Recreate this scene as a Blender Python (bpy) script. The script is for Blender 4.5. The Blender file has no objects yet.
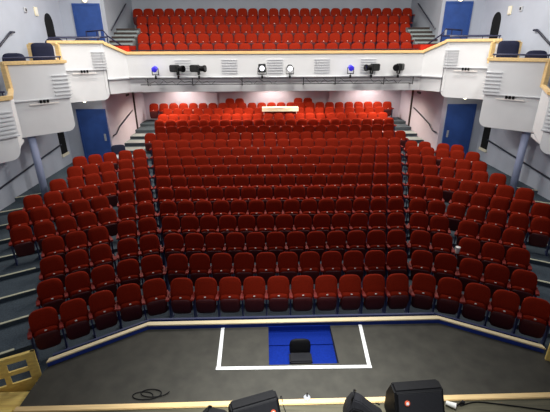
import bpy, bmesh, math, random
from mathutils import Vector, Matrix
random.seed(7)
PI = math.pi
S = bpy.context.scene
COL = S.collection

# ------------------------------------------------------------------ materials
def lin(c):
    out = []
    for v in c:
        v = v / 255.0
        out.append(v / 12.92 if v <= 0.04045 else ((v + 0.055) / 1.055) ** 2.4)
    return out + [1.0]

def mat(name, rgb, rough=0.6, var=0.0, scale=8.0, metal=0.0, bump=0.0, emit=None, power=0.0, spec=0.4, wood=False):
    m = bpy.data.materials.new(name)
    m.use_nodes = True
    nt = m.node_tree
    b = nt.nodes['Principled BSDF']
    b.inputs['Base Color'].default_value = lin(rgb)
    b.inputs['Roughness'].default_value = rough
    b.inputs['Metallic'].default_value = metal
    b.inputs['Specular IOR Level'].default_value = spec
    if var > 0 or bump > 0:
        tc = nt.nodes.new('ShaderNodeTexCoord')
        mp = nt.nodes.new('ShaderNodeMapping')
        nt.links.new(tc.outputs['Object'], mp.inputs['Vector'])
        if wood:
            mp.inputs['Scale'].default_value = (0.35, 4.0, 4.0)
        n = nt.nodes.new('ShaderNodeTexNoise')
        n.inputs['Scale'].default_value = scale
        n.inputs['Detail'].default_value = 5.0
        nt.links.new(mp.outputs['Vector'], n.inputs['Vector'])
        if var > 0:
            r = nt.nodes.new('ShaderNodeValToRGB')
            r.color_ramp.elements[0].position = 0.3
            r.color_ramp.elements[1].position = 0.7
            c = lin(rgb)
            r.color_ramp.elements[0].color = [max(0, v * (1 - var)) for v in c[:3]] + [1]
            r.color_ramp.elements[1].color = [min(1, v * (1 + var)) for v in c[:3]] + [1]
            nt.links.new(n.outputs['Fac'], r.inputs['Fac'])
            nt.links.new(r.outputs['Color'], b.inputs['Base Color'])
        if bump > 0:
            bp = nt.nodes.new('ShaderNodeBump')
            bp.inputs['Strength'].default_value = bump
            bp.inputs['Distance'].default_value = 0.01
            nt.links.new(n.outputs['Fac'], bp.inputs['Height'])
            nt.links.new(bp.outputs['Normal'], b.inputs['Normal'])
    if emit:
        b.inputs['Emission Color'].default_value = lin(emit)
        b.inputs['Emission Strength'].default_value = power
    return m

M = {}
M['seat'] = mat('red_fabric', (136, 33, 13), 0.9, 0.16, 60, bump=0.15, spec=0.1)
M['shell'] = mat('maroon_seat_shell', (74, 17, 19), 0.6, 0.12, 30)  # darker maroon puts the shade of tipped-up undersides into the fabric colour
M['arm'] = mat('red_armrest', (132, 30, 20), 0.6, 0.08, 20)
M['frame'] = mat('seat_frame_metal', (46, 54, 92), 0.5, 0.1, 10)
M['plate'] = mat('number_plate', (235, 230, 225), 0.35, 0.03, 10)
M['carpet'] = mat('blue_grey_carpet', (78, 88, 96), 0.95, 0.25, 40, bump=0.2, spec=0.1)
M['redcarpet'] = mat('red_carpet', (190, 48, 32), 0.95, 0.12, 40, spec=0.1)
M['wall'] = mat('lavender_grey_paint', (178, 184, 196), 0.8, 0.05, 1.2)
M['upper'] = mat('pale_grey_paint', (166, 172, 180), 0.8, 0.05, 1.2)
M['backwall'] = mat('pale_pink_grey_paint', (186, 176, 188), 0.8, 0.04, 1.2)
M['white'] = mat('white_fascia_paint', (226, 227, 228), 0.55, 0.025, 2.0)
M['louver'] = mat('grey_white_slat_paint', (205, 207, 210), 0.5, 0.03, 2.0)
M['ledge'] = mat('grey_ledge_paint', (196, 198, 202), 0.6, 0.04, 3.0)
M['wood'] = mat('pale_varnished_wood', (236, 202, 142), 0.45, 0.12, 6, wood=True)
M['capwood'] = mat('bleached_wood', (235, 216, 172), 0.4, 0.08, 6, wood=True)
M['oak'] = mat('yellow_oak', (250, 212, 122), 0.5, 0.18, 5, wood=True)
M['blue'] = mat('blue_door_paint', (44, 76, 142), 0.5, 0.12, 3)
M['pitblue'] = mat('bright_blue_carpet', (13, 39, 122), 0.9, 0.15, 30, spec=0.1)
M['rimblue'] = mat('dark_blue_paint', (50, 76, 170), 0.6, 0.12, 8)
M['stage'] = mat('charcoal_stage_paint', (60, 58, 50), 0.75, 0.22, 3.5, bump=0.1)
M['stage2'] = mat('brown_black_stage_boards', (84, 80, 62), 0.7, 0.25, 5, wood=True)
M['tape'] = mat('white_gaffer_tape', (240, 240, 236), 0.5, 0.05, 12)
M['black'] = mat('black_plastic', (10, 10, 12), 0.6, 0.2, 20, spec=.2)
M['darkfab'] = mat('black_fabric', (20, 20, 24), 0.85, 0.2, 30)
M['void'] = mat('black_painted_opening', (8, 8, 10), 0.9, 0.1, 5)
M['lantern'] = mat('grey_black_lantern', (44, 46, 46), 0.45, 0.15, 12, metal=0.3)
M['steel'] = mat('steel', (186, 188, 192), 0.4, 0.06, 12, metal=0.4)
M['navy'] = mat('navy_fabric', (20, 25, 52), 0.8, 0.15, 20)
M['navyrail'] = mat('navy_rail_paint', (26, 31, 66), 0.4, 0.1, 10)
M['handrail'] = mat('dark_handrail', (40, 42, 56), 0.35, 0.1, 10)
M['pole'] = mat('blue_grey_pole_paint', (160, 170, 200), 0.5, 0.06, 3)
M['bluelens'] = mat('blue_lens', (70, 60, 220), 0.2, emit=(60, 50, 230), power=.25)
M['whitelens'] = mat('white_lens', (240, 240, 245), 0.15, emit=(240, 240, 245), power=1.2)
M['darklens'] = mat('dark_lens', (10, 10, 12), 0.1)
M['warmlamp'] = mat('lit_lamp_glass', (255, 240, 210), 0.3, emit=(255, 236, 200), power=1.5)
M['paper'] = mat('white_paper', (232, 230, 220), 0.8, 0.03, 20)
M['cream'] = mat('cream_board', (240, 232, 206), 0.6, 0.03, 6)
M['badge'] = mat('orange_badge', (206, 84, 48), 0.5, 0.05, 20)
M['step'] = mat('grey_step_lino', (140, 148, 148), 0.7, 0.08, 10)
M['nosing'] = mat('cream_nosing', (205, 205, 178), 0.6, 0.06, 10)
M['darkwood'] = mat('dark_timber', (52, 42, 38), 0.6, 0.15, 8)

# ------------------------------------------------------------------ geometry
class G:
    def __init__(s): s.V = []; s.F = []
    def add(s, V, F, X=None):
        o = len(s.V)
        s.V += [tuple(X @ Vector(v)) if X else tuple(v) for v in V]
        s.F += [tuple(i + o for i in f) for f in F]
        return s
    def join(s, g, X=None): return s.add(g.V, g.F, X)
    def box(s, x0, x1, y0, y1, z0, z1, X=None):
        V = [(x, y, z) for z in (z0, z1) for y in (y0, y1) for x in (x0, x1)]
        return s.add(V, [(0, 2, 3, 1), (4, 5, 7, 6), (0, 1, 5, 4), (2, 6, 7, 3), (0, 4, 6, 2), (1, 3, 7, 5)], X)
    def prism(s, poly, z0, z1, X=None):
        n = len(poly)
        V = [(p[0], p[1], z0) for p in poly] + [(p[0], p[1], z1) for p in poly]
        F = [tuple(range(n))[::-1], tuple(range(n, 2 * n))] + [(i, (i + 1) % n, n + (i + 1) % n, n + i) for i in range(n)]
        return s.add(V, F, X)
    def beam(s, p0, p1, w, h, up=(0, 0, 1)):
        p0 = Vector(p0); p1 = Vector(p1); d = (p1 - p0); L = d.length; d.normalize()
        u = Vector(up); r = d.cross(u)
        if r.length < 1e-4: r = d.cross(Vector((0, 1, 0)))
        r.normalize(); u = r.cross(d)
        X = Matrix(((d.x, r.x, u.x, p0.x), (d.y, r.y, u.y, p0.y), (d.z, r.z, u.z, p0.z), (0, 0, 0, 1)))
        return s.box(0, L, -w / 2, w / 2, -h / 2, h / 2, X)
    def tube(s, pts, r, n=10, r1=None):
        pts = [Vector(p) for p in pts]; k = len(pts); V = []; F = []
        prev = None
        for i, p in enumerate(pts):
            d = (pts[min(i + 1, k - 1)] - pts[max(i - 1, 0)]).normalized()
            a = prev if prev is not None else (Vector((0, 0, 1)) if abs(d.z) < .9 else Vector((1, 0, 0)))
            a = (a - d * a.dot(d)); a.normalize(); b = d.cross(a); prev = a
            rr = r if r1 is None else r + (r1 - r) * i / (k - 1)
            V += [tuple(p + (a * math.cos(2 * PI * j / n) + b * math.sin(2 * PI * j / n)) * rr) for j in range(n)]
        for i in range(k - 1):
            for j in range(n):
                F.append((i * n + j, i * n + (j + 1) % n, (i + 1) * n + (j + 1) % n, (i + 1) * n + j))
        F += [tuple(range(n))[::-1], tuple(range((k - 1) * n, k * n))]
        return s.add(V, F)
    def lathe(s, prof, n=16, X=None):
        k = len(prof); V = []; F = []
        for r, z in prof:
            V += [(r * math.cos(2 * PI * j / n), r * math.sin(2 * PI * j / n), z) for j in range(n)]
        for i in range(k - 1):
            for j in range(n):
                F.append((i * n + j, i * n + (j + 1) % n, (i + 1) * n + (j + 1) % n, (i + 1) * n + j))
        F += [tuple(range(n))[::-1], tuple(range((k - 1) * n, k * n))]
        return s.add(V, F, X)
    def pad(s, a, b, n, th, X=None, N=24, tb=1.0, nb=None):
        # cushioned panel: superellipse outline in x,z ; depth along y
        def ring(sc, y):
            o = []
            for i in range(N):
                t = 2 * PI * (i + .5) / N; c, q = math.cos(t), math.sin(t); e = 2 / (nb if nb and q < 0 else n)
                x = a * math.copysign(abs(c) ** e, c); z = b * math.copysign(abs(q) ** e, q)
                if z < 0: x *= 1 - (1 - tb) * (-z / b)
                o.append((x * sc, y, z * sc))
            return o
        R = [ring(.84, th / 2), ring(1, th * .25), ring(1, -th * .2), ring(.93, -th * .42), ring(.6, -th * .55)]
        V = [v for r in R for v in r]; F = []
        for i in range(len(R) - 1):
            for j in range(N):
                F.append((i * N + j, i * N + (j + 1) % N, (i + 1) * N + (j + 1) % N, (i + 1) * N + j))
        F += [tuple(range(N))[::-1], tuple(range((len(R) - 1) * N, len(R) * N))]
        return s.add(V, F, X)
    def mesh(s, name, mats, bevel=0.0, smooth=False, seg=2):
        me = bpy.data.meshes.new(name); me.from_pydata(s.V, [], s.F)
        bm = bmesh.new(); bm.from_mesh(me)
        bmesh.ops.recalc_face_normals(bm, faces=bm.faces)
        if bevel:
            bmesh.ops.bevel(bm, geom=list(bm.edges), offset=bevel, segments=seg, affect='EDGES', clamp_overlap=True)
        bm.to_mesh(me); bm.free()
        for m in (mats if isinstance(mats, list) else [mats]): me.materials.append(m)
        if smooth:
            for p in me.polygons: p.use_smooth = True
        return me
    def build(s, name, m, parent=None, bevel=0.0, smooth=False, kind=None, seg=2):
        o = bpy.data.objects.new(name, s.mesh(name, m, bevel, smooth, seg)); COL.objects.link(o)
        if parent: o.parent = parent
        if kind: o['kind'] = kind
        return o

def tag(o, label, cat, group=None, kind=None):
    o['label'] = label; o['category'] = cat
    if group: o['group'] = group
    if kind: o['kind'] = kind
    return o
def thing(name, label, cat, loc=(0, 0, 0), rz=0.0, group=None):
    o = bpy.data.objects.new(name, None); COL.objects.link(o)
    o.empty_display_size = 0.2
    o.location = loc; o.rotation_euler = (0, 0, rz)
    return tag(o, label, cat, group)
def struct(g, name, m, bevel=0.0, smooth=False):
    return g.build(name, m, None, bevel, smooth, kind='structure')
def T(x, y, z, rz=0.0): return Matrix.Translation((x, y, z)) @ Matrix.Rotation(rz, 4, 'Z')
def mx(poly, s):            # mirror a plan polygon for the right-hand side
    return [(s * -p[0] if s > 0 else p[0], p[1]) for p in poly]

# ------------------------------------------------------------------ auditorium rake
ZR = [0.0922 * r + 0.000842 * r * r for r in range(11)] + [1.11, 1.237, 1.374, 1.49, 1.64, 1.78, 1.9]
PIT = 0.53
A20, A30 = math.radians(20), math.radians(30)
WX = 9.0            # side walls
NX = 7.15            # narrower walls behind the cross aisle
YD = 9.8            # wall with the blue doors
YB = 15.25          # back wall

def rowline(r):     # front edge of platform r
    y = .9 * r - .45
    if r >= 10: return [(-NX, y), (NX, y)]
    xc = 2.65 + .265 * r
    # inner wing line from (xc,y) direction (cos20,-sin20) ; outer line  n.p = 1.56+.9r-.45
    k = 1.56 + .9 * r - .45
    n = (.5, .866)
    d = (math.cos(A20), -math.sin(A20))
    t = (k - (n[0] * xc + n[1] * y)) / (n[0] * d[0] + n[1] * d[1])
    xo, yo = xc + t * d[0], y + t * d[1]
    yw = (k - .5 * WX) / .866
    R = [(xc, y), (xo, yo), (WX, yw)]
    return [(-a, b) for a, b in R[::-1]] + R

def back_poly(r):
    L = rowline(r)
    if r < 10:
        return L + [(WX, YD), (NX, YD), (NX, YB), (-NX, YB), (-NX, YD), (-WX, YD)]
    return L + [(NX, YB), (-NX, YB)]

fl = G()
fl.box(-WX, WX, -.47, YD, -.3, 0.0)
for s_ in (-1, 1):
    xa, xb = sorted((s_ * 4.72, s_ * WX)); fl.box(xa, xb, -3.4, -.47, -.3, 0.0)
    fl.prism([(s_ * 2.9, -.47), (s_ * 4.72, -1.42), (s_ * 4.72, -.47)], -.3, 0.0)
for r in range(1, 17):
    fl.prism(back_poly(r), ZR[r - 1] - .02, ZR[r])
struct(fl, 'floor', M['carpet'])

# white nosing strips on the side gangway steps
nt_ = 0
for r in range(1, 10):
    L = rowline(r)
    for a, b in ((L[0], L[1]), (L[-1], L[-2])):
        sx = 1 if a[0] > 0 else -1
        x_in = {1: 5.55, 2: 5.75, 3: 6.05, 4: 6.45, 5: 7.2, 6: 7.6, 7: 7.55, 8: 7.5, 9: 7.5}[r]
        t = (x_in - abs(a[0])) / (abs(b[0]) - abs(a[0]))
        q = (a[0] + (b[0] - a[0]) * t, a[1] + (b[1] - a[1]) * t)
        nt_ += 1
        g = G(); g.beam((a[0], a[1] + .03, ZR[r] + .006), (q[0], q[1] + .03, ZR[r] + .006), .06, .014)
        struct(g, 'trim_%d' % nt_, M['nosing'])
# pale treads beside the rear rows
for r in range(10, 15):
    for s in (-1, 1):
        nt_ += 1
        xi = 6.05 if r > 11 else 6.35
        g = G(); g.box(min(s * xi, s * NX), max(s * xi, s * NX), .9 * r - .43, .9 * r + .2, ZR[r], ZR[r] + .012)
        struct(g, 'trim_%d' % nt_, M['step'])

# ------------------------------------------------------------------ walls
H = 9.0
def wallbox(name, x0, x1, y0, y1, z0, z1, m): return struct(G().box(x0, x1, y0, y1, z0, z1), name, m)
wallbox('wall_left', -WX - .15, -WX, -3.4, 11.4, -.3, H, M['wall'])
wallbox('wall_right', WX, WX + .15, -3.4, 11.4, -.3, H, M['wall'])
wallbox('wall_left_doors', -WX, -NX - .15, YD, YD + .15, 0, 4.6, M['wall'])
wallbox('wall_right_doors', NX + .15, WX, YD, YD + .15, 0, 4.6, M['wall'])
wallbox('wall_left_rear', -NX - .15, -NX, YD, YB, 0, 4.6, M['backwall'])
wallbox('wall_right_rear', NX, NX + .15, YD, YB, 0, 4.6, M['backwall'])
wallbox('wall_back', -NX - .15, NX + .15, YB, YB + .15, 0, 4.4, M['backwall'])
wallbox('wall_back_upper', -NX - .15, NX + .15, YB, YB + .15, 4.4, H, M['upper'])
wallbox('wall_left_upper', -NX - .15, -NX, 11.4, YB, 4.4, H, M['upper'])
wallbox('wall_right_upper', NX, NX + .15, 11.4, YB, 4.4, H, M['upper'])
wallbox('wall_left_upper_doors', -WX, -NX - .15, 11.4, 11.55, 4.4, H, M['wall'])
wallbox('wall_right_upper_doors', NX + .15, WX, 11.4, 11.55, 4.4, H, M['wall'])
for s in (-1, 1):
    nt_ += 1
    g = G(); g.box(s * (NX - .035) - .035, s * (NX - .035) + .035, 13.35, 13.43, 1.4, 3.9); struct(g, 'trim_%d' % nt_, M['darkwood'])
for x in (-3.1, 3.1):
    nt_ += 1
    g = G(); g.box(x - .9 if x < 0 else x, x if x < 0 else x + .9, YB - .06, YB, 1.9, 3.9); struct(g, 'trim_%d' % nt_, M['backwall'])

def door(n, x0, x1, y, z0, z1, arch=None):
    root = thing('door_%d' % n, '', 'door'); del root['label']; del root['category']
    root['kind'] = 'structure'
    G().box(x0, x1, y - .05, y - .005, z0, z1).build('door_leaf', M['blue'], root, .006)
    f = G(); f.box(x0 - .07, x0, y - .07, y - .005, z0, z1 + .07); f.box(x1, x1 + .07, y - .07, y - .005, z0, z1 + .07); f.box(x0, x1, y - .07, y - .005, z1, z1 + .07)
    f.build('door_frame', M['blue'], root)
    hx = x1 - .1 if x0 < 0 else x0 + .1
    G().box(hx - .04, hx + .04, y - .075, y - .045, z0 + .95, z0 + 1.25).build('door_plate', M['steel'], root)
zJ = ZR[9]
door(1, -8.33, -7.27, YD, zJ, 3.12)
door(2, 7.42, 8.52, YD, zJ, 3.2)
door(3, -8.40, -7.40, 11.4, 5.0, 7.2)
door(4, 7.36, 8.40, 11.4, 5.0, 7.25)

# black openings in the side walls, with a lining
for s, n in ((-1, 5), (1, 6)):
    root = thing('door_%d' % n, '', 'door'); del root['label']; del root['category']; root['kind'] = 'structure'
    xa, xb = sorted((s * (WX - .006), s * (WX - .03)))
    G().box(xa, xb, 9.02, 9.5, 1.45, 2.42).build('opening', M['void'], root)
    xa, xb = sorted((s * (WX - .004), s * (WX - .07)))
    G().box(xa, xb, 8.98, 9.54, 1.34, 1.45).build('sill', M['cream'], root)
for s, n in ((-1, 7), (1, 8)):      # arched black openings upstairs
    pts = []
    yc, hw, z0, zs = 10.2, .3, 4.9, 6.45
    pts += [(yc - hw, z0), (yc + hw, z0)]
    for i in range(13):
        t = PI * i / 12; pts.append((yc + hw * math.cos(t), zs + .38 * math.sin(t)))
    V = [(s * (WX - .03), p[0], p[1]) for p in pts] + [(s * (WX - .002), p[0], p[1]) for p in pts]; k = len(pts)
    g = G(); g.add(V, [tuple(range(k)), tuple(range(k, 2 * k))[::-1]] + [(i, (i + 1) % k, k + (i + 1) % k, k + i) for i in range(k)])
    struct(g, 'door_%d' % n, M['void'])

# ------------------------------------------------------------------ seats
def seat_parts():
    back = G().pad(.248, .272, 3.2, .085, Matrix.Translation((0, .195, .70)) @ Matrix.Rotation(math.radians(-14), 4, 'X'), tb=1.0, nb=9)
    cush = G().pad(.22, .22, 4.6, .1, Matrix.Translation((0, .075, .415)) @ Matrix.Rotation(math.radians(6), 4, 'X'), tb=.92)
    shade_pad = G().pad(.217, .195, 4.6, .05, Matrix.Translation((0, .012, .385)) @ Matrix.Rotation(math.radians(6), 4, 'X'), tb=.92)  # front pad that carries the painted underside shade
    plate = G().box(-.02, .02, -.012, .012, .62, .64)
    def arm(x):
        g = G(); w, v = .037, .017
        g.prism([(x - w, -.10), (x + w, -.10), (x + w, .07), (x + v, .10), (x + v, .22), (x - v, .22), (x - v, .10), (x - w, .07)], .60, .648); return g
    def fr(x):
        g = G(); g.box(x - .012, x + .012, .02, .2, 0, .60); g.box(x - .025, x + .025, -.02, .26, 0, .02); return g
    return back, cush, plate, arm, fr, shade_pad
back, cush, plate, arm, fr, shade_pad = seat_parts()
SM = {'backrest': back.mesh('backrest', M['seat'], smooth=True),
      'seat': cush.mesh('seat', M['seat'], smooth=True),
      'seat_shell': shade_pad.mesh('seat_shell', M['shell'], smooth=True),
      'number_plate': plate.mesh('number_plate', M['plate'], .003),
      'armrest': arm(.265).mesh('armrest', M['arm'], .01),
      'armrest_l': arm(-.265).mesh('armrest', M['arm'], .01),
      'standard': fr(.265).mesh('standard', M['frame']),
      'standard_l': fr(-.265).mesh('standard', M['frame'])}

def make_seat(label, group, end_left):
    root = thing('theatre_chair', label, 'theatre seat', group=group)
    for nm in ('backrest', 'seat', 'armrest', 'standard') + (('armrest_l', 'standard_l') if end_left else ()):
        o = bpy.data.objects.new(nm.split('_l')[0], SM[nm]); COL.objects.link(o); o.parent = root
        if nm == 'seat':
            p = bpy.data.objects.new('number_plate', SM['number_plate']); COL.objects.link(p); p.parent = o
            p['label'] = 'white number plate'
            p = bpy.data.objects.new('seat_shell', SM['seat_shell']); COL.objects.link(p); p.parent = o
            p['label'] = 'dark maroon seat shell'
    return root

def dup(src, label, loc, rz):
    c = src.copy(); COL.objects.link(c); c['label'] = label
    c.location = loc; c.rotation_euler = (0, 0, rz)
    for ch in src.children:
        d = ch.copy(); COL.objects.link(d); d.parent = c
        for gch in ch.children:
            e = gch.copy(); COL.objects.link(e); e.parent = d
    return c

ORD = ['', 'first', 'second', 'third', 'fourth', 'fifth', 'sixth', 'seventh', 'eighth', 'ninth', 'tenth', 'eleventh', 'twelfth', 'thirteenth']
def rowname(r): return 'front row' if r == 0 else ORD[r + 1] + ' row'
seats = []          # (x, y, z, rz, label, group, end_left)
for r in range(12):
    n = 10 + r if r < 11 else 22
    for i in range(n):
        x = (i - (n - 1) / 2) * PIT
        if n % 2 and i == n // 2: w = 'middle one of'
        elif i < n / 2: w = ORD[i + 1] + ' from the left in'
        else: w = ORD[n - i] + ' from the right in'
        seats.append((x, .9 * r, ZR[r], 0, 'red tip-up seat, %s %s of centre block' % (w, rowname(r)), 'red seats of the centre block', i == 0))
OT = [3.54, 3.35, 3.24, 3.14, 2.74, 2.78, 2.38, 2.15, 2.07, 1.78]
ON = [3, 3, 3, 3, 5, 5, 5, 4, 3, 3]
def facing(a, sd): return -sd * a
for r in range(11):
    for sd, nm in ((-1, 'left'), (1, 'right')):
        if r == 10 and sd < 0: continue
        lst = []
        gap = .03
        x1 = 2.9 + .28 * r; y1 = .9 * r - .01 - .018 * r
        if r == 10: x1, y1 = 5.65, 8.85
        lst.append((x1, y1, A20)); lst.append((x1 + PIT * math.cos(A20), y1 - PIT * math.sin(A20), A20))
        if r < 10:
            k = 1.56 + .9 * r
            for j in range(ON[r]):
                t = OT[r] + PIT * j
                lst.append((.866 * t + .5 * k, -.5 * t + .866 * k, A30))
        else:
            lst.append((6.75, 7.98 + .35, A30))
            lst.append((7.21, 7.72 + .35, A30))
        z = ZR[r]
        for j, (x, y, a) in enumerate(lst):
            # left-hand wing is turned clockwise seen from above so that it faces the stage
            rz = a if sd < 0 else -a
            el = (sd < 0 and j == len(lst) - 1) or (sd > 0 and j in (0, 2)) or (sd < 0 and j == 1)
            w = ORD[j + 1] + ' out from the centre block,'
            seats.append((sd * x, y, ZR[min(r, 9)] if r == 10 else z, rz, 'red tip-up seat in %s of the %s wing, %s' % (rowname(r), nm, w.rstrip(',')), 'red seats of the %s wing' % nm, el))

rest = []
for r, n, x0 in ((12, 21, -.02), (13, 22, 0), (14, 22, -.05), (15, 22, .0), (16, 25, -.12)):
    for i in range(n): rest.append(((i - (n - 1) / 2) * PIT + x0, .9 * r, ZR[r]))
for x in (-2.4, -1.87, 1.37, 1.9): rest.append((x, 14.75, 1.97))
BZ = [4.75 + .405 * k for k in range(5)]
for k, n in enumerate((22, 23, 24, 25, 27)):
    for i in range(n): rest.append(((i - (n - 1) / 2) * (PIT if k < 4 else .522) + .03, 10.55 + 1.0 * k, BZ[k]))
cx, cy, cz = -.52, -7.0, 5.66
seats.sort(key=lambda q: (q[0] - cx) ** 2 + (q[1] - cy) ** 2 + (q[2] - cz) ** 2)
far = seats[300:]; seats = seats[:300]
proto = {}
for x, y, z, rz, label, group, el in seats:
    key = (group, el)
    if key not in proto:
        proto[key] = make_seat(label, group, el); o = proto[key]
        o.location = (x, y, z); o.rotation_euler = (0, 0, rz)
    else:
        dup(proto[key], label, (x, y, z), rz)
# the remaining seats, too many to be individuals
g = G(); mi = []
for q in [(x, y, z, rz) for x, y, z, rz, *_ in far] + [(x, y, z, 0) for x, y, z in rest]:
    X = T(*q)
    for gg, m in ((back, 0), (cush, 0), (shade_pad, 4), (plate, 2), (arm(.265), 1), (fr(.265), 3)):
        g.join(gg, X); mi += [m] * len(gg.F)
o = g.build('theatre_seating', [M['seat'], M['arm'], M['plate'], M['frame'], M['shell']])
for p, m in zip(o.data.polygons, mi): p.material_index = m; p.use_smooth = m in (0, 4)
tag(o, 'bright red seats of the rearmost stalls rows and of the balcony', 'theatre seats', kind='stuff')

# ------------------------------------------------------------------ stage, pit cover, edge
st = G(); st.box(-4.5, 5.6, -5.2, -2.53, -.3, .38); struct(st, 'floor_stage', M['stage2'])
g = G(); g.box(-4.50, 6.2, -2.565, -2.46, .3, .41)
tag(g.build('stage_edge_strip', M['wood'], None, .01), 'pale wooden nosing strip along the front edge of the stage', 'wooden strip')
cov = G()       # dark floor over the pit, around the blue opening
PZ = .315
hx0, hx1, hy0 = -.5, .77, -1.64
yf = -.62
cov.prism([(-4.52, -2.46), (hx0, -2.46), (hx0, yf), (-2.95, yf), (-4.50, -1.57)], -.55, PZ)
cov.prism([(hx1, -2.46), (4.55, -2.46), (4.62, -1.52), (3.03, yf), (hx1, yf)], -.55, PZ)
cov.prism([(hx0, -2.46), (hx1, -2.46), (hx1, hy0), (hx0, hy0)], -.55, PZ)
struct(cov, 'floor_pit', M['stage'])
pf = G(); pf.box(hx0, hx1, hy0, -1.02, -.55, .18); pf.box(hx0, hx1, -1.02, yf, -.55, .2); struct(pf, 'floor_opening', M['pitblue'])
pf = G(); pf.box(hx0, hx1, yf - .02, yf - .005, .2, PZ + .02)
pf.box(hx0, hx1, yf - .032, yf - .02, .2, .22)
struct(pf, 'wall_opening', M['pitblue'])
# low blue wall with the bleached wooden cap
C0, C1, C2, C3 = (-4.50, -1.50), (-2.95, -.55), (3.03, -.55), (4.66, -1.46)
wl = thing('pit_barrier', 'low blue wall with pale wooden cap bending around the stage front', 'barrier')
b = G(); cp = G()
def off(p, d): return (p[0], p[1] + d)
for a, c in ((C0, C1), (C1, C2), (C2, C3)):
    b.prism([off(a, -.03), off(c, -.03), off(c, .05), off(a, .05)], -.3, .385)
for a, c in ((C0, C1), (C1, C2), (C2, C3)):
    f2 = cp if 0 else G()
    cp.prism([off(a, -.055), off(c, -.055), off(c, .055), off(a, .055)], .385, .415)
b.build('wall_panel', M['rimblue'], wl)
cp.build('wooden_cap', M['capwood'], wl, .006)
rl = G()
for a, c in ((C0, C1), (C1, C2), (C2, C3)):
    rl.beam((a[0], a[1] + .17, .36), (c[0], c[1] + .17, .36), .05, .05)
rl.build('rear_rail', M['frame'], wl)
# tape
tp = thing('tape_marking', 'white tape marking three sides of a rectangle on the dark floor', 'tape')
G().beam((-1.43, -.62, PZ + .003), (-1.405, -1.72, PZ + .003), .068, .006).build('tape_strip', M['tape'], tp)
G().beam((-1.45, -1.695, PZ + .004), (1.34, -1.74, PZ + .004), .068, .006).build('tape_strip', M['tape'], tp)
G().beam((1.39, -.62, PZ + .003), (1.30, -1.75, PZ + .003), .068, .006).build('tape_strip', M['tape'], tp)
# chair in the opening
ch = thing('low_chair', 'low black chair standing in the blue opening of the dark floor', 'chair', (.09, -1.42, .18))
G().pad(.2, .18, 3.6, .06, Matrix.Translation((0, .13, .20)) @ Matrix.Rotation(math.radians(-8), 4, 'X')).build('backrest', M['black'], ch, smooth=True)
G().box(-.21, .21, -.16, .09, .04, .13).build('seat', M['darkfab'], ch, .025, seg=3)
for sx in (-.16, .16):
    for sy in (-.13, .07): G().tube([(sx, sy, 0), (sx, sy, .05)], .016, 8).build('leg', M['black'], ch)

# wooden balustrades at both ends of the pit cover
def balustrade(s, label):
    root = thing('balustrade', label, 'balustrade')
    # panel with square openings, from post P0 towards the wall
    P0 = Vector((s * 4.56, -1.66, 0)); P1 = Vector((s * 5.7, -2.2, 0))
    d = (P1 - P0); L = d.length; d.normalize(); a = math.atan2(d.y, d.x)
    X = Matrix.Translation(P0) @ Matrix.Rotation(a, 4, 'Z')
    f = G(); f.box(0, .07, -.03, .03, -.3, .80, X); f.box(L - .07, L, -.03, .03, -.3, .80, X); f.box(0, L, -.035, .035, .74, .80, X)
    f.build('balustrade_frame', M['oak'], root, .006)
    p = G()
    p.box(.07, L - .07, -.018, .018, -.3, .24, X); p.box(.07, L - .07, -.018, .018, .42, .50, X); p.box(.07, L - .07, -.018, .018, .67, .74, X)
    for x0, x1 in ((.07, .15), (.44, .52), (.82, L - .07)): p.box(x0, x1, -.018, .018, .24, .42, X)
    for x0, x1 in ((.07, .15), (.44, .78), (1.05, L - .07)): p.box(x0, x1, -.018, .018, .50, .67, X)
    p.build('slotted_panel', M['oak'], root)
    return root
balustrade(-1, 'yellow oak balustrade with square openings at left end of the stage front')
balustrade(1, 'yellow oak balustrade post at right end of the stage front')
stp = thing('stage_steps', 'yellow oak steps beside the left balustrade below the stage', 'steps')
G().box(-5.9, -4.53, -2.49, -1.98, -.3, .2).build('tread', M['oak'], stp, .008)
G().box(-5.9, -4.53, -3.2, -2.5, -.3, .40).build('landing', M['oak'], stp, .008)

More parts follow.
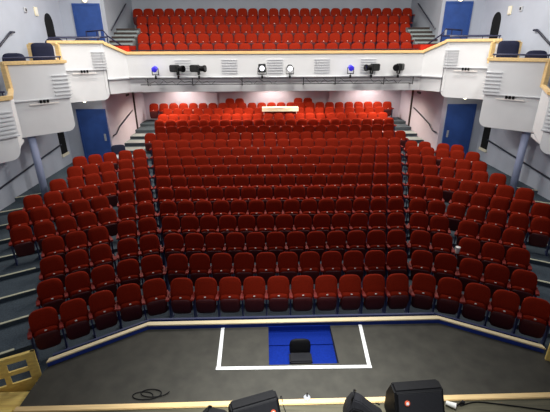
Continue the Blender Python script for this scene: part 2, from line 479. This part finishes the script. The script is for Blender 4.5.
# ------------------------------------------------------------------ things on the stage
def wedge(name, label, loc, rz, w, h, d, badge):
    root = thing(name, label, 'speaker', loc, rz)
    # cross-section in y,z ; face slopes towards -y
    prof = [(-d / 2, 0), (d / 2, 0), (d / 2, h * .55), (d * .28, h), (-d * .05, h * .98), (-d / 2, h * .25)]
    V = [(-w / 2, y, z) for y, z in prof] + [(w / 2, y, z) for y, z in prof]; k = len(prof)
    g = G(); g.add(V, [tuple(range(k)), tuple(range(k, 2 * k))[::-1]] + [(i, (i + 1) % k, k + (i + 1) % k, k + i) for i in range(k)])
    cab = g.build('cabinet', M['black'], root, .03, seg=3)
    gr = G(); n = Vector((0, -(h * .73), d * .45)).normalized()
    gr.add([(-w * .44, -d * .47, h * .31), (w * .44, -d * .47, h * .31), (w * .44, -d * .085, h * .93), (-w * .44, -d * .085, h * .93)], [(0, 1, 2, 3)], Matrix.Translation(n * .006))
    gr2 = G(); gr2.add(gr.V + [tuple(Vector(v) - n * .02) for v in gr.V], [(0, 1, 2, 3), (7, 6, 5, 4), (0, 4, 5, 1), (1, 5, 6, 2), (2, 6, 7, 3), (3, 7, 4, 0)])
    gr2.build('grille', M['darkfab'], root)
    hd = G().box(w / 2 - .002, w / 2 + .012, -d * .05, d * .25, h * .45, h * .58); hd.build('handle', M['darkfab'], root, .004)
    if badge:
        bx, t = badge
        p = Vector((bx, -d * .47 + (d * .385) * t, h * .31 + h * .62 * t)) + n * .008
        Xb = Matrix.Translation(p) @ n.to_track_quat('Z', 'Y').to_matrix().to_4x4()
        bd = G().lathe([(.04, 0), (.04, .006), (.034, .009)], 18, Xb).build('badge', M['badge'], root); bd['label'] = 'round orange badge'
        G().lathe([(.022, 0), (.022, .003)], 12, Xb @ Matrix.Translation((0, .0, .009))).build('emblem', M['plate'], bd)
    return root
wedge('stage_monitor', 'black monitor wedge with round badge at the stage edge, left of centre', (-.72, -2.86, .38), .3, .72, .44, .5, (.24, .55))
wedge('stage_monitor', 'largest black monitor wedge with orange badge, right of centre', (1.68, -2.86, .38), .06, .74, .63, .55, (-.2, .72))
# draped black bag between the wedges and a smaller one at the left
def bag(label, loc, rz, prof, w):
    root = thing('equipment_bag', label, 'bag', loc, rz)
    k = len(prof); g = G(); secs = [(-.5, .72), (-.3, .96), (0, 1.0), (.3, .93), (.5, .7)]
    V = []; F = []
    for t, sc in secs: V += [(x * (0.9 + .1 * sc), t * w, z * sc) for x, z in prof]
    for i in range(len(secs) - 1):
        for j in range(k): F.append((i * k + j, i * k + (j + 1) % k, (i + 1) * k + (j + 1) % k, (i + 1) * k + j))
    F += [tuple(range(k))[::-1], tuple(range((len(secs) - 1) * k, len(secs) * k))]
    g.add(V, F); g.build('bag_body', M['darkfab'], root, .015, seg=2)
    G().tube([(prof[2][0] - .03, -.1, prof[2][1] - .03), (prof[2][0] - .0, -.04, prof[2][1] + .03), (prof[2][0] + .02, .05, prof[2][1] + .03), (prof[2][0] + .05, .1, prof[2][1] - .04)], .012, 8).build('handle', M['black'], root, smooth=True)
    return root
bag('slumped black bag between the two monitor wedges at the stage edge', (.86, -2.8, .38), -.12,
    [(-.24, 0), (-.21, .28), (-.12, .47), (.0, .42), (.2, .22), (.36, .07), (.38, 0)], .3)
bag('small pointed black bag left of the left monitor wedge', (-1.37, -2.83, .38), .05,
    [(-.2, 0), (-.18, .1), (-.06, .27), (.06, .19), (.2, .12), (.24, 0)], .3)

def cable(name, label, pts, r=.008):
    g = G()
    P = [Vector(p) for p in pts]; out = []
    for i in range(len(P) - 1):
        p0, p1, p2, p3 = P[max(i - 1, 0)], P[i], P[i + 1], P[min(i + 2, len(P) - 1)]
        for k in range(6):
            t = k / 6
            out.append(.5 * ((2 * p1) + (p2 - p0) * t + (2 * p0 - 5 * p1 + 4 * p2 - p3) * t * t + (3 * p1 - p0 - 3 * p2 + p3) * t ** 3))
    out.append(P[-1])
    g.tube(out, r, 6)
    return tag(g.build(name, M['black'], smooth=True), label, 'cable')
cz = PZ + .009
loop = []
for i in range(22):
    t = i / 21 * 4 * PI
    loop.append((-2.62 + .2 * math.cos(t) + .012 * i, -2.27 + .09 * math.sin(t) + .004 * i, cz + .0006 * i))
cable('cable', 'black cable coiled on the dark floor near the left stage edge', loop)
cable('cable', 'thin black cable running to the right across the stage front', [(2.5, -2.66, .39), (2.8, -2.6, .39), (3.3, -2.68, .39), (3.8, -2.78, .39), (4.4, -2.9, .39)], .01)
cable('cable', 'black cable looped between the slumped bag and the largest wedge', [(.95, -2.6, .39), (1.05, -2.53, .39), (1.15, -2.54, .39), (1.24, -2.6, .39)], .008)
cable('cable', 'black cable crossing the wooden strip beside the left wedge', [(-.25, -2.7, .39), (-.29, -2.55, .39), (-.3, -2.49, .42), (-.31, -2.41, .42), (-.33, -2.34, .29)], .006)
mc = thing('microphone_stand_base', 'small grey clip stand on the wooden strip beside the left wedge', 'stand', (.1, -2.45, .41))
G().lathe([(.055, 0), (.055, .012), (.02, .03)], 14).build('base', M['steel'], mc)
G().tube([(0, 0, .02), (0, 0, .1)], .012, 8).build('stem', M['black'], mc)
cup = thing('cup', 'white cup lying behind the largest monitor wedge', 'cup', (2.34, -2.66, .385))
Xc = Matrix.Translation((0, 0, .045)) @ Matrix.Rotation(PI / 2, 4, 'Y') @ Matrix.Rotation(.5, 4, 'X')
G().lathe([(.032, -.07), (.045, .07)], 16, Xc).build('cup_body', M['paper'], cup)
G().lathe([(.048, .066), (.048, .078)], 16, Xc).build('rim', M['plate'], cup)
mk = thing('microphone', 'black microphone lying beside the white cup', 'microphone', (2.5, -2.64, .385), .4)
G().lathe([(.012, -.1), (.018, .04)], 10, Matrix.Translation((0, 0, .03)) @ Matrix.Rotation(PI / 2, 4, 'Y')).build('handle', M['black'], mk, smooth=True)
G().lathe([(.012, .04), (.028, .055), (.028, .08), (.012, .1)], 12, Matrix.Translation((0, 0, .03)) @ Matrix.Rotation(PI / 2, 4, 'Y')).build('grille', M['darkfab'], mk, smooth=True)
pb = thing('paper_cup', 'white paper cup on a seat arm between right wing seats', 'cup', (4.24, 1.35, ZR[2] + .648))
G().lathe([(.04, 0), (.058, .15)], 14).build('cup_body', M['paper'], pb)
G().lathe([(.061, .15), (.061, .165), (.04, .17)], 14).build('lid', M['plate'], pb)

# ------------------------------------------------------------------ balcony
bal = thing('balcony', 'white fronted balcony with wooden rail across the back of the auditorium', 'balcony')
BY = 9.8; ZT = 5.33; ZL = 4.42; ZBm = 3.95
BP = [(-6.62, 9.12), (-6.02, BY), (6.02, BY), (6.62, 9.12)]
def wallseg(g, a, b, th, za0, za1, zb0, zb1):
    a = Vector((a[0], a[1])); b = Vector((b[0], b[1])); d = (b - a).normalized(); n = Vector((-d.y, d.x)) * th
    V = [(a.x, a.y, za0), (b.x, b.y, zb0), (b.x + n.x, b.y + n.y, zb0), (a.x + n.x, a.y + n.y, za0),
         (a.x, a.y, za1), (b.x, b.y, zb1), (b.x + n.x, b.y + n.y, zb1), (a.x + n.x, a.y + n.y, za1)]
    g.add(V, [(0, 3, 2, 1), (4, 5, 6, 7), (0, 1, 5, 4), (1, 2, 6, 5), (2, 3, 7, 6), (3, 0, 4, 7)])
ZE = 5.72
f = G(); wallseg(f, BP[1], BP[2], .1, ZL, ZT, ZL, ZT); wallseg(f, BP[0], BP[1], .1, ZL, ZE, ZL, ZT); wallseg(f, BP[2], BP[3], .1, ZL, ZT, ZL, ZE)
f.build('fascia_panel', M['white'], bal)
f = G(); q = [(-6.62, 9.17), (-6.02, BY + .06), (6.02, BY + .06), (6.62, 9.17)]
for i in range(3): wallseg(f, q[i], q[i + 1], .1, ZBm - .1, ZL, ZBm - .1, ZL)
f.build('lower_fascia', M['white'], bal)
f = G()
for i in range(3): f.beam((BP[i][0], BP[i][1] - .02, ZL), (BP[i + 1][0], BP[i + 1][1] - .02, ZL), .12, .04)
f.build('ledge', M['ledge'], bal)
f = G(); f.beam((-6.04, BY + .04, ZT + .03), (6.04, BY + .04, ZT + .03), .17, .11)
f.beam((-6.62, 9.14, ZE + .02), (-6.02, BY + .04, ZT + .03), .17, .11); f.beam((6.02, BY + .04, ZT + .03), (6.62, 9.14, ZE + .02), .17, .11)
f.build('wooden_rail', M['wood'], bal, .01)
f = G(); f.prism([(-6.5, 9.35), (-6.02, BY + .1), (6.02, BY + .1), (6.5, 9.35), (NX, 9.8), (NX, YB), (-NX, YB), (-NX, 9.8)], 3.9, 4.02)
f.build('soffit', M['white'], bal)
f = G()
f.box(-NX, NX, BY + .12, YB, 4.03, BZ[0])
for k in range(1, 5): f.box(-6.1 if k < 4 else -NX, 6.1 if k < 4 else NX, 10.55 + 1.0 * k - .41, YB, BZ[k - 1], BZ[k])
f.build('stepped_deck', M['darkwood'], bal)
for s in (-1, 1):
    f = G(); xa, xb = sorted((s * 5.9, s * (NX - .02))); f.box(xa, xb, BY + .14, 10.9, BZ[0], BZ[0] + .88)
    f.build('red_step', M['redcarpet'], bal)
    f = G(); e = G()
    for k in range(5):
        zt = BZ[0] + .92 + .17 * k
        xa, xb = sorted((s * 6.14, s * (NX - .02))); y0 = 10.95 + .36 * k
        f.box(xa, xb, y0, y0 + .38 if k < 4 else 14.0, BZ[0], zt)
        e.box(xa, xb, y0 - .03, y0, zt - .07, zt + .004)
    f.build('aisle_steps', M['step'], bal); e.build('step_nosing', M['darkwood'], bal)
for xc in (-3.78, -1.9, -.05, 1.87, 3.78):
    v = G()
    for i in range(6): v.box(xc - .32, xc + .32, BY - .03, BY, 4.57 + .1 * i, 4.592 + .1 * i)
    v.build('vent_louver', M['ledge'], bal)
G().tube([(-5.8, BY + .09, ZT + .125), (5.8, BY + .09, ZT + .125)], .022).build('guard_rail', M['handrail'], bal, smooth=True)

# lighting bar and lanterns on the balcony front
br = thing('lighting_bar', 'long steel lighting bar in front of the white balcony front', 'lighting bar')
G().tube([(-5.9, 9.5, 4.44), (5.9, 9.5, 4.44)], .025).build('upper_bar', M['steel'], br, smooth=True)
G().tube([(-5.5, 9.52, 4.17), (5.5, 9.52, 4.17)], .016).build('lower_bar', M['lantern'], br, smooth=True)
for x in (-5.2, -3.4, -1.4, 1.1, 2.4, 4.4, 5.6):
    f = G(); f.beam((x, 9.5, 4.44), (x, BY + .05, 4.40), .04, .04); f.beam((x, 9.52, 4.16), (x, 9.84, 4.12), .03, .03); f.beam((x, 9.51, 4.12), (x, 9.51, 4.46), .03, .02)
    f.build('bracket', M['lantern'], br)
for i, x in enumerate((-5.0, -4.3, -3.6, -2.9, -1.2, -.4, 1.5, 2.2, 2.9, 4.1, 4.7)):
    pts = [(x - .3, 9.5, 4.38), (x - .12, 9.47, 4.22 + .02 * (i % 3)), (x + .1, 9.48, 4.3), (x + .25, 9.47, 4.16), (x + .42, 9.5, 4.3)]
    G().tube(pts, .009, 6).build('cable_loop', M['lantern'], br, smooth=True)
def lantern(label, x, kind, yaw):
    root = thing('stage_lantern', label, 'stage lantern', (x, 9.5, 4.44), 0, 'lanterns on the balcony front')
    cl = G(); cl.box(-.035, .035, -.035, .035, -.05, .06); cl.tube([(0, 0, .05), (0, 0, .12)], .014, 8); cl.build('clamp', M['black'], root)
    if kind in ('blue', 'round', 'square'):
        r = {'blue': .105, 'round': .13, 'square': .15}[kind]
        y = G(); y.box(-r - .03, -r - .01, -.03, .02, .12, .36); y.box(r + .01, r + .03, -.03, .02, .12, .36); y.box(-r - .03, r + .03, -.03, .02, .10, .13)
        y.build('yoke', M['lantern'], root)
        X = Matrix.Translation((0, 0, .34)) @ Matrix.Rotation(math.radians(100), 4, 'X')
        if kind == 'square':
            G().box(-.15, .15, -.15, .14, .18, .5).build('housing', M['lantern'], root, .02)
            X = Matrix.Translation((0, 0, .34)) @ Matrix.Rotation(PI / 2, 4, 'X')
            G().lathe([(.1, .1), (.1, .165), (.085, .17)], 18, X).build('lens', M['whitelens'], root)
        else:
            G().lathe([(.07, -.16), (r * .95, -.08), (r, .12), (r, .14)], 18, X).build('housing', M['lantern'] if kind == 'round' else M['bluelens'], root, smooth=False)
            G().lathe([(r * .82, .1), (r * .82, .15), (r * .6, .165)], 18, X).build('lens', M['whitelens'] if kind == 'round' else M['bluelens'], root)
    else:
        y = G(); y.box(-.03, .03, -.17, -.15, .12, .36); y.box(-.03, .03, .13, .15, .12, .36); y.box(-.03, .03, -.17, .15, .10, .13)
        y.build('yoke', M['lantern'], root)
        X = Matrix.Translation((0, 0, .34)) @ Matrix.Rotation(yaw, 4, 'Z')
        G().box(-.34, .02, -.13, .13, -.13, .14, X).build('housing', M['lantern'], root, .03)
        Xb = X @ Matrix.Rotation(PI / 2, 4, 'Y')
        G().lathe([(.11, 0), (.1, .18), (.13, .24), (.13, .3)], 18, Xb).build('lens_tube', M['black'], root)
        G().lathe([(.105, .26), (.105, .306)], 18, Xb).build('lens', M['darklens'], root)
lantern('small blue stage lantern at the left end of the lighting bar', -4.85, 'blue', 0)
lantern('dark stage lantern aimed right, next to the left blue lantern', -3.95, 'profile', -.5)
lantern('dark stage lantern aimed right, second from the left blue lantern', -3.12, 'profile', -.3)
lantern('square stage lantern with white lens near the middle of the bar', -.58, 'square', 0)
lantern('round stage lantern with white lens right of the square one', .54, 'round', 0)
lantern('small blue stage lantern right of the middle of the bar', 3.0, 'blue', 0)
lantern('dark stage lantern aimed left, next to the right blue lantern', 3.85, 'profile', PI + .4)
lantern('dark stage lantern aimed left at the right end of the bar', 4.95, 'profile', PI + .9)
# soffit downlights; the front four are added to brighten the rear rows
DL = [(-4.9, 14.35, 'left one of the three by the back wall'), (-.1, 14.35, 'middle one of the three by the back wall'), (5.2, 14.35, 'right one of the three by the back wall'),
      (-5.2, 12.4, 'leftmost of the front four'), (-1.8, 12.4, 'second from left of the front four'), (1.8, 12.4, 'third from left of the front four'), (5.2, 12.4, 'rightmost of the front four')]
for x, y, t in DL:
    root = thing('downlight', 'round downlight under the balcony, ' + t, 'ceiling light', (x, y, 3.9), 0, 'downlights under the balcony')
    G().lathe([(.12, -.02), (.12, 0)], 18).build('rim', M['steel'], root)
    G().lathe([(.09, -.03), (.09, -.021)], 18).build('lamp_glass', M['warmlamp'], root)

# ------------------------------------------------------------------ side boxes
def offset_line(a, b, d):
    a = Vector(a); b = Vector(b); u = (b - a).normalized(); n = Vector((u.y, -u.x)) * d
    return a + n, b + n
def side_box(s, label, A, B, Cc, D, zt, zl, zb, lou, frame=None, post=True, lw=.5, bracket=.45, nl=6):
    """A,B front ends (outer, inner), Cc inner-back, D outer-back : plan given for the left-hand side"""
    root = thing('theatre_box', label, 'theatre box')
    def m(p): return (p[0] * (1 if s < 0 else -1), p[1])
    def seg(g, a, b, th, z0, z1):
        a, b = m(a), m(b)
        if s > 0: a, b = b, a
        wallseg(g, a, b, th, z0, z1, z0, z1)
    u = Vector((B[0] - A[0], B[1] - A[1])); L = u.length; u.normalize(); n = Vector((u.y, -u.x))   # n = outwards
    def P(t, d=0.0): return (A[0] + u.x * t + n.x * d, A[1] + u.y * t + n.y * d)
    f = G(); seg(f, A, B, .1, zl, zt); seg(f, B, Cc, .1, zl, zt); f.build('front_panel', M['white'], root)
    f = G(); a2, b2 = P(.0, -.05), P(L - .03, -.05); seg(f, b2, Cc, .1, zb + .22, zl)
    La = L - .03; pr = [(0, zl), (0, zb)]
    for i in range(7):
        t_ = PI / 2 * i / 6; pr.append((La - .24 + .24 * math.sin(t_), zb + .24 - .24 * math.cos(t_)))
    pr.append((La, zl)); V = []
    for d_ in (-.05, -.15): V += [m(P(t_, d_)) + (z_,) for t_, z_ in pr]
    k_ = len(pr); f.add(V, [tuple(range(k_)), tuple(range(k_, 2 * k_))[::-1]] + [(i, (i + 1) % k_, k_ + (i + 1) % k_, k_ + i) for i in range(k_)])
    f.build('apron', M['white'], root)
    f = G(); f.prism([m(p) for p in (P(0, -.16), P(L - .25, -.16), Cc, D)], zb + .02, zb + .1); f.build('underside', M['white'], root)
    f = G(); f.prism([m(p) for p in (P(0, -.1), P(L - .1, -.1), Cc, D)], zt - .85, zt - .75); f.build('deck', M['carpet'], root)
    f = G(); a3, b3 = m(P(-.02, .0)), m(P(L + .02, .0)); f.beam((a3[0], a3[1], zt + .03), (b3[0], b3[1], zt + .03), .16, .10)
    c3 = m(Cc); f.beam((b3[0], b3[1], zt + .03), (c3[0], c3[1], zt + .03), .12, .08)
    f.build('wooden_rail', M['wood'], root, .008)
    f = G(); a3, b3 = m(P(0, .02)), m(P(L, .02)); f.beam((a3[0], a3[1], zl), (b3[0], b3[1], zl), .06, .025); f.build('ledge', M['ledge'], root)
    v = G()
    h = (zt - zl) * .66 / nl
    for i in range(nl):
        a3, b3 = m(P(L - lou - lw, .03)), m(P(L - lou, .03)); z = zl + .1 + h * i
        v.beam((a3[0], a3[1], z), (b3[0], b3[1], z), .06, .024)
    v.build('vent_louver', M['louver'], root)
    # bracket for a lamp below the ledge
    t = L * bracket
    bk = G(); a3, b3 = m(P(t - .42, .08)), m(P(t + .42, .08)); bk.beam((a3[0], a3[1], zl - .11), (b3[0], b3[1], zl - .11), .04, .04)
    bk.build('lamp_bar', M['plate'], root)
    bk = G(); a3 = m(P(t, .08))
    for q in (-.1, 0, .1):
        p = m(P(t + q, .1)); bk.box(p[0] - .026, p[0] + .026, p[1] - .026, p[1] + .026, zl - .09, zl + .0)
    bk.build('lamp_clip', M['black'], root)
    # navy hand rail over the front
    r = G(); a3, b3 = m(P(.05, -.06)), m(P(L - .05, -.06)); r.tube([(a3[0], a3[1], zt + .17), (b3[0], b3[1], zt + .17)], .025)
    for k in range(4):
        p = m(P(.1 + (L - .2) * k / 3, -.06)); r.tube([(p[0], p[1], zt + .06), (p[0], p[1], zt + .17)], .016, 6)
    r.build('guard_rail', M['navyrail'], root)
    if post:    # wooden corner post dropping to the next lower box
        p = m(P(.03, 0)); r = G(); r.box(p[0] - .07, p[0] + .07, p[1] - .07, p[1] + .07, zt - .75, zt + .06); r.build('corner_post', M['wood'], root, .008)
    if frame:   # timber framed partition between this box and the lower one
        E, F_, z0, z1 = frame
        E, F_ = m(E), m(F_); r = G()
        for p, q in (((E[0], E[1], z0), (E[0], E[1], z1)), ((F_[0], F_[1], z0), (F_[0], F_[1], z1))):
            r.beam(p, q, .14, .12)
        r.beam((E[0], E[1], z1), (F_[0], F_[1], z1), .12, .09); r.beam((E[0], E[1], z0), (F_[0], F_[1], z0), .12, .09)
        r.build('partition_frame', M['wood'], root, .008)
    return root
for s, nm in ((-1, 'left'), (1, 'right')):
    side_box(s, 'highest white %s box, between the balcony and the middle box' % nm, (-8.1, 8.0), (-6.58, 9.05), (-7.4, 9.75), (-8.95, 9.75), 5.74, 4.80, 3.66, -.02, frame=((-8.5, 7.55), (-7.57, 7.55), 5.0, 5.70), post=False, bracket=.55)
    side_box(s, 'middle white %s box with louvres, above the blue-grey pole' % nm, (-8.02, 5.05), (-6.82, 6.25), (-8.1, 7.95), (-8.95, 7.95), 5.16, 4.10, 3.02, -.05, bracket=.5, lw=.52)
    side_box(s, 'lowest white %s box, nearest the stage' % nm, (-7.75, 1.35), (-6.78, 3.0), (-7.8, 4.8), (-8.95, 4.8), 4.45, 3.55, 2.95, .05, post=False, lw=.9, bracket=.3)
    pl = thing('support_pole', 'blue-grey round steel pole under the middle %s box' % nm, 'pole', (s * (8.0 if s < 0 else 8.15), 5.55, ZR[7]))
    G().lathe([(.115, 0), (.115, 2.5)], 20).build('shaft', M['pole'], pl, smooth=True)
    G().lathe([(.17, 0), (.17, .03)], 20).build('base_plate', M['pole'], pl)
    # chairs in the boxes
    def boxchair(label, x, y, z, rz, hb):
        c = thing('box_chair', label, 'chair', (x, y, z), rz)
        G().pad(.33, .3 + hb * .15, 3.0 + hb * 8, .08, Matrix.Translation((0, .22, .62 + hb)) @ Matrix.Rotation(math.radians(-8), 4, 'X')).build('backrest', M['navy'], c, smooth=True)
        G().pad(.28, .25, 4, .1, Matrix.Translation((0, 0, .44)) @ Matrix.Rotation(PI / 2, 4, 'X')).build('seat', M['navy'], c, smooth=True)
        for ax in (-.22, .22):
            for ay in (-.2, .2): G().tube([(ax, ay, 0), (ax, ay, .42)], .016, 8).build('leg', M['black'], c)
    boxchair('navy chair with its back to the timber frame, middle %s box' % nm, s * 7.72, 6.75, 4.41, s * -.3, .36)
    if s < 0:
        boxchair('low navy chair behind the highest left box front, nearer the side wall', -8.2, 8.75, 5.0, .5, .0)
        boxchair('low navy chair behind the highest left box front, nearer the balcony', -7.3, 9.1, 5.0, .5, .0)
    boxchair('low navy chair near the side wall in the middle %s box' % nm, s * 8.45, 6.3, 4.41, s * -.3, .1)
    # handrails
    hr = thing('handrail', 'dark handrail sloping along the lower %s side wall' % nm, 'handrail')
    x = s * (WX - .07)
    G().tube([(x, 9.0, 1.88), (x, 5.0, 1.50), (x, 2.4, 1.2)], .03).build('rail', M['handrail'], hr, smooth=True)
    for yy, zz in ((8.4, 1.82), (6.8, 1.67), (5.2, 1.52), (3.6, 1.34)):
        G().tube([(x, yy, zz), (s * (WX - .005), yy, zz - .06)], .014, 6).build('bracket', M['handrail'], hr)
    hr = thing('handrail', 'dark handrail climbing the pink-grey wall by the rear %s steps' % nm, 'handrail')
    x = s * (NX - .07)
    G().tube([(x, 9.9, 2.03), (x, 10.3, 2.03), (x, 10.8, 2.25), (x, 12.9, 2.66)], .03).build('rail', M['handrail'], hr, smooth=True)
    for yy, zz in ((10.3, 2.03), (11.4, 2.36), (12.5, 2.58)):
        G().tube([(x, yy, zz), (s * (NX - .005), yy, zz - .05)], .016, 6).build('bracket', M['steel'], hr)
    hr = thing('handrail', 'dark handrail climbing the upper %s wall beside the balcony steps' % nm, 'handrail')
    G().tube([(x, 11.6, 6.25), (x, 14.1, 7.48)], .028).build('rail', M['handrail'], hr, smooth=True)
    for yy, zz in ((12.0, 6.44), (13.6, 7.23)):
        G().tube([(x, yy, zz), (s * (NX - .005), yy, zz - .05)], .014, 6).build('bracket', M['steel'], hr)
    hr = thing('handrail', 'short dark handrail on the upper %s side wall above the boxes' % nm, 'handrail')
    x = s * (WX - .07)
    G().tube([(x, 7.6, 6.08), (x, 7.4, 6.08), (x, 6.0, 5.3)], .035).build('rail', M['handrail'], hr, smooth=True)
    G().tube([(x, 7.0, 5.86), (s * (WX - .005), 7.0, 5.8)], .016, 6).build('bracket', M['steel'], hr)
    # crossing guard rails at the balcony corner
    cr = thing('corner_railing', 'navy tubular railing at the %s corner of the balcony' % nm, 'railing')
    g = G()
    g.tube([(s * 7.4, 9.75, 6.15), (s * 6.75, 9.75, 6.2), (s * 6.6, 9.7, 6.0), (s * 6.1, 10.05, 5.55)], .028, 8)
    g.build('upper_tube', M['navyrail'], cr, smooth=True)
    G().tube([(s * 8.6, 9.65, 5.95), (s * 6.62, 9.7, 5.95)], .028, 8).build('lower_tube', M['navyrail'], cr, smooth=True)
    for xx in (6.62, 7.0, 7.4):
        G().tube([(s * xx, 9.72, 5.0), (s * xx, 9.72, 6.17 if xx > 6.7 else 6.05)], .022, 8).build('post', M['navyrail'], cr)
    # passage floor between upper door and box
    g = G(); xa, xb = sorted((s * 6.65, s * WX)); g.box(xa, xb, 9.82, 11.4, 4.7, 4.98)
    struct(g, 'floor_upper_' + nm, M['carpet'])
    # lamps and small wall fittings
    lp = thing('wall_lamp', 'round lit lamp above the upper %s blue door' % nm, 'lamp', (s * 7.9, 11.4, 7.40))
    X = Matrix.Rotation(PI / 2, 4, 'X')
    G().lathe([(.13, .003), (.13, .05)], 20, X).build('rim', M['steel'], lp)
    G().lathe([(.10, .05), (.08, .09), (.04, .1)], 20, X).build('lamp_glass', M['warmlamp'], lp)
    lp = thing('bulkhead_lamp', 'small lit lamp under the highest %s box' % nm, 'lamp', (s * 7.55, 8.8, 3.695))
    G().lathe([(.08, -.04), (.08, 0)], 14).build('base', M['steel'], lp); G().lathe([(.03, -.1), (.07, -.07), (.07, -.041)], 14).build('lamp_glass', M['warmlamp'], lp)
    xx0, xx1 = sorted((s * (WX - .045), s * WX))
    pt = thing('wall_light', 'narrow white light plate on the upper %s side wall' % nm, 'wall light')
    G().box(xx0, xx1, 9.28, 9.5, 6.68, 6.98).build('plate', M['cream'], pt, .01)
    G().box(*sorted((s * (WX - .055), s * (WX - .0451))), 9.32, 9.46, 6.72, 6.94).build('diffuser', M['paper'], pt)
    pt = thing('thermostat', 'small grey fitting beside the white light plate, upper %s wall' % nm, 'wall fitting')
    G().box(xx0, xx1, 8.6, 8.78, 6.75, 6.92).build('casing', M['ledge'], pt, .01)
    G().box(*sorted((s * (WX - .055), s * (WX - .0451))), 8.65, 8.73, 6.79, 6.88).build('sensor', M['lantern'], pt)
    xx0, xx1 = sorted((s * (NX - .03), s * (NX - .004)))
    tag(G().box(xx0, xx1, 12.4, 12.85, 3.38, 3.48).build('wall_sign', M['darkwood']), 'small dark wall plate under the balcony, %s pink-grey wall' % nm, 'sign')

# navy chair in the left cross aisle, cream board lying over the rear seats
c = thing('aisle_chair', 'navy chair standing beside the left wing by the blue door', 'chair', (-6.62, 9.0, zJ), .35)
G().pad(.28, .2, 3.6, .07, Matrix.Translation((0, .18, .70)) @ Matrix.Rotation(math.radians(-8), 4, 'X')).build('backrest', M['navy'], c, smooth=True)
G().pad(.27, .24, 4, .09, Matrix.Translation((0, -.04, .45)) @ Matrix.Rotation(PI / 2, 4, 'X')).build('seat', M['ledge'], c, smooth=True)
for ax in (-.22, .22):
    for ay in (-.24, .18): G().tube([(ax, ay, 0), (ax, ay, .44)], .015, 8).build('leg', M['black'], c)
bd = thing('lighting_desk', 'cream table top laid across the seat backs of a rear row', 'table', (.32, 13.78, 0))
G().box(-.95, .95, -.28, .14, 2.57, 2.63).build('table_top', M['cream'], bd, .008)
G().box(-.95, .95, -.285, -.25, 2.43, 2.57).build('front_board', M['cream'], bd, .005)
for sx in (-.85, .85): G().beam((sx, -.22, 1.55), (sx, -.22, 2.57), .04, .04).build('leg', M['steel'], bd)

# ------------------------------------------------------------------ lights
def area(name, loc, size, power, color=(1, 1, 1), rot=(0, 0, 0), sy=None):
    l = bpy.data.lights.new(name, 'AREA'); l.energy = power; l.size = size; l.color = color
    if sy: l.shape = 'RECTANGLE'; l.size_y = sy
    o = bpy.data.objects.new(name, l); COL.objects.link(o); o.location = loc; o.rotation_euler = rot
    return o
def spot(name, loc, power, deg, color, blend=.6, rot=(0, 0, 0), rad=.08):
    l = bpy.data.lights.new(name, 'SPOT'); l.energy = power; l.spot_size = math.radians(deg); l.spot_blend = blend; l.color = color; l.shadow_soft_size = rad
    o = bpy.data.objects.new(name, l); COL.objects.link(o); o.location = loc; o.rotation_euler = rot
    return o
WARM = (1, .95, .88)
def aim(loc, to): return (Vector(to) - Vector(loc)).to_track_quat('-Z', 'Y').to_euler()
for x in (-5.5, 0, 5.5):
    area('house_light', (x, 6.7, 9.3), 1.2, 205, WARM)
    area('house_light', (x, 8.8, 9.3), 1.2, 190, WARM)
for x, tx in ((-4.5, -5.5), (0, 0), (4.5, 5.5)):
    a = (x, .5, 9.4)
    spot('balcony_wash', a, 900, 56, (1, .97, .93), .9, aim(a, (tx * 1.2, 10.5, 5.3)), .3)  # unseen spots added to brighten the balcony front
for s in (-1, 1):
    a = (s * -1.5, -2.5, 9.0)
    spot('box_wash', a, 1700, 38, (1, .98, .95), .8, aim(a, (s * 7.6, 5.4, 4.4)), .3)  # unseen spot added on each side to whiten the box fronts
l = area('stage_light', (0, -2.9, 8.0), 3.0, 150, (.95, .97, 1), (0, 0, 0)); l.data.spread = math.radians(48)
for x in (-4.9, -.1, 5.2):
    spot('downlight_beam', (x, 14.25, 3.84), 260, 160, (1, .9, .78), .6)
for x in (-5.2, -1.8, 1.8, 5.2):
    spot('downlight_beam', (x, 12.3, 3.84), 480, 150, (1, .86, .68), .7)  # beams of the added front downlights, lifting the last stalls rows
for s in (-1, 1):
    l = bpy.data.lights.new('bulkhead_glow', 'POINT'); l.energy = 6; l.color = (1, .9, .75); l.shadow_soft_size = .08
    o = bpy.data.objects.new('bulkhead_glow', l); COL.objects.link(o); o.location = (s * 7.55, 8.8, 3.5)

w = bpy.data.worlds.new('World'); S.world = w; w.use_nodes = True
bg = w.node_tree.nodes['Background']; bg.inputs['Color'].default_value = (.75, .82, 1, 1); bg.inputs['Strength'].default_value = .2

# ------------------------------------------------------------------ camera
cam = bpy.data.cameras.new('Camera'); co = bpy.data.objects.new('Camera', cam); COL.objects.link(co)
f_px = 387.815
cam.sensor_width = 36; cam.lens = f_px / 550 * 36; cam.clip_start = .05; cam.clip_end = 200
pi_, ya, ro = [math.radians(v) for v in (22.63533, 1.50393, -0.27302)]
cp_, sp_ = math.cos(pi_), math.sin(pi_)
Fv = Vector((math.sin(ya) * cp_, math.cos(ya) * cp_, -sp_)); Rv = Vector((math.cos(ya), -math.sin(ya), 0)); Uv = Rv.cross(Fv)
R2 = Rv * math.cos(ro) + Uv * math.sin(ro); U2 = -Rv * math.sin(ro) + Uv * math.cos(ro)
co.matrix_world = Matrix(((R2.x, U2.x, -Fv.x, -.51967), (R2.y, U2.y, -Fv.y, -7.00672), (R2.z, U2.z, -Fv.z, 5.66323), (0, 0, 0, 1)))
S.camera = co
S.view_settings.view_transform = 'Standard'; S.view_settings.look = 'None'; S.view_settings.gamma = 1
S.view_settings.exposure = 0.0; S.view_settings.use_curve_mapping = False
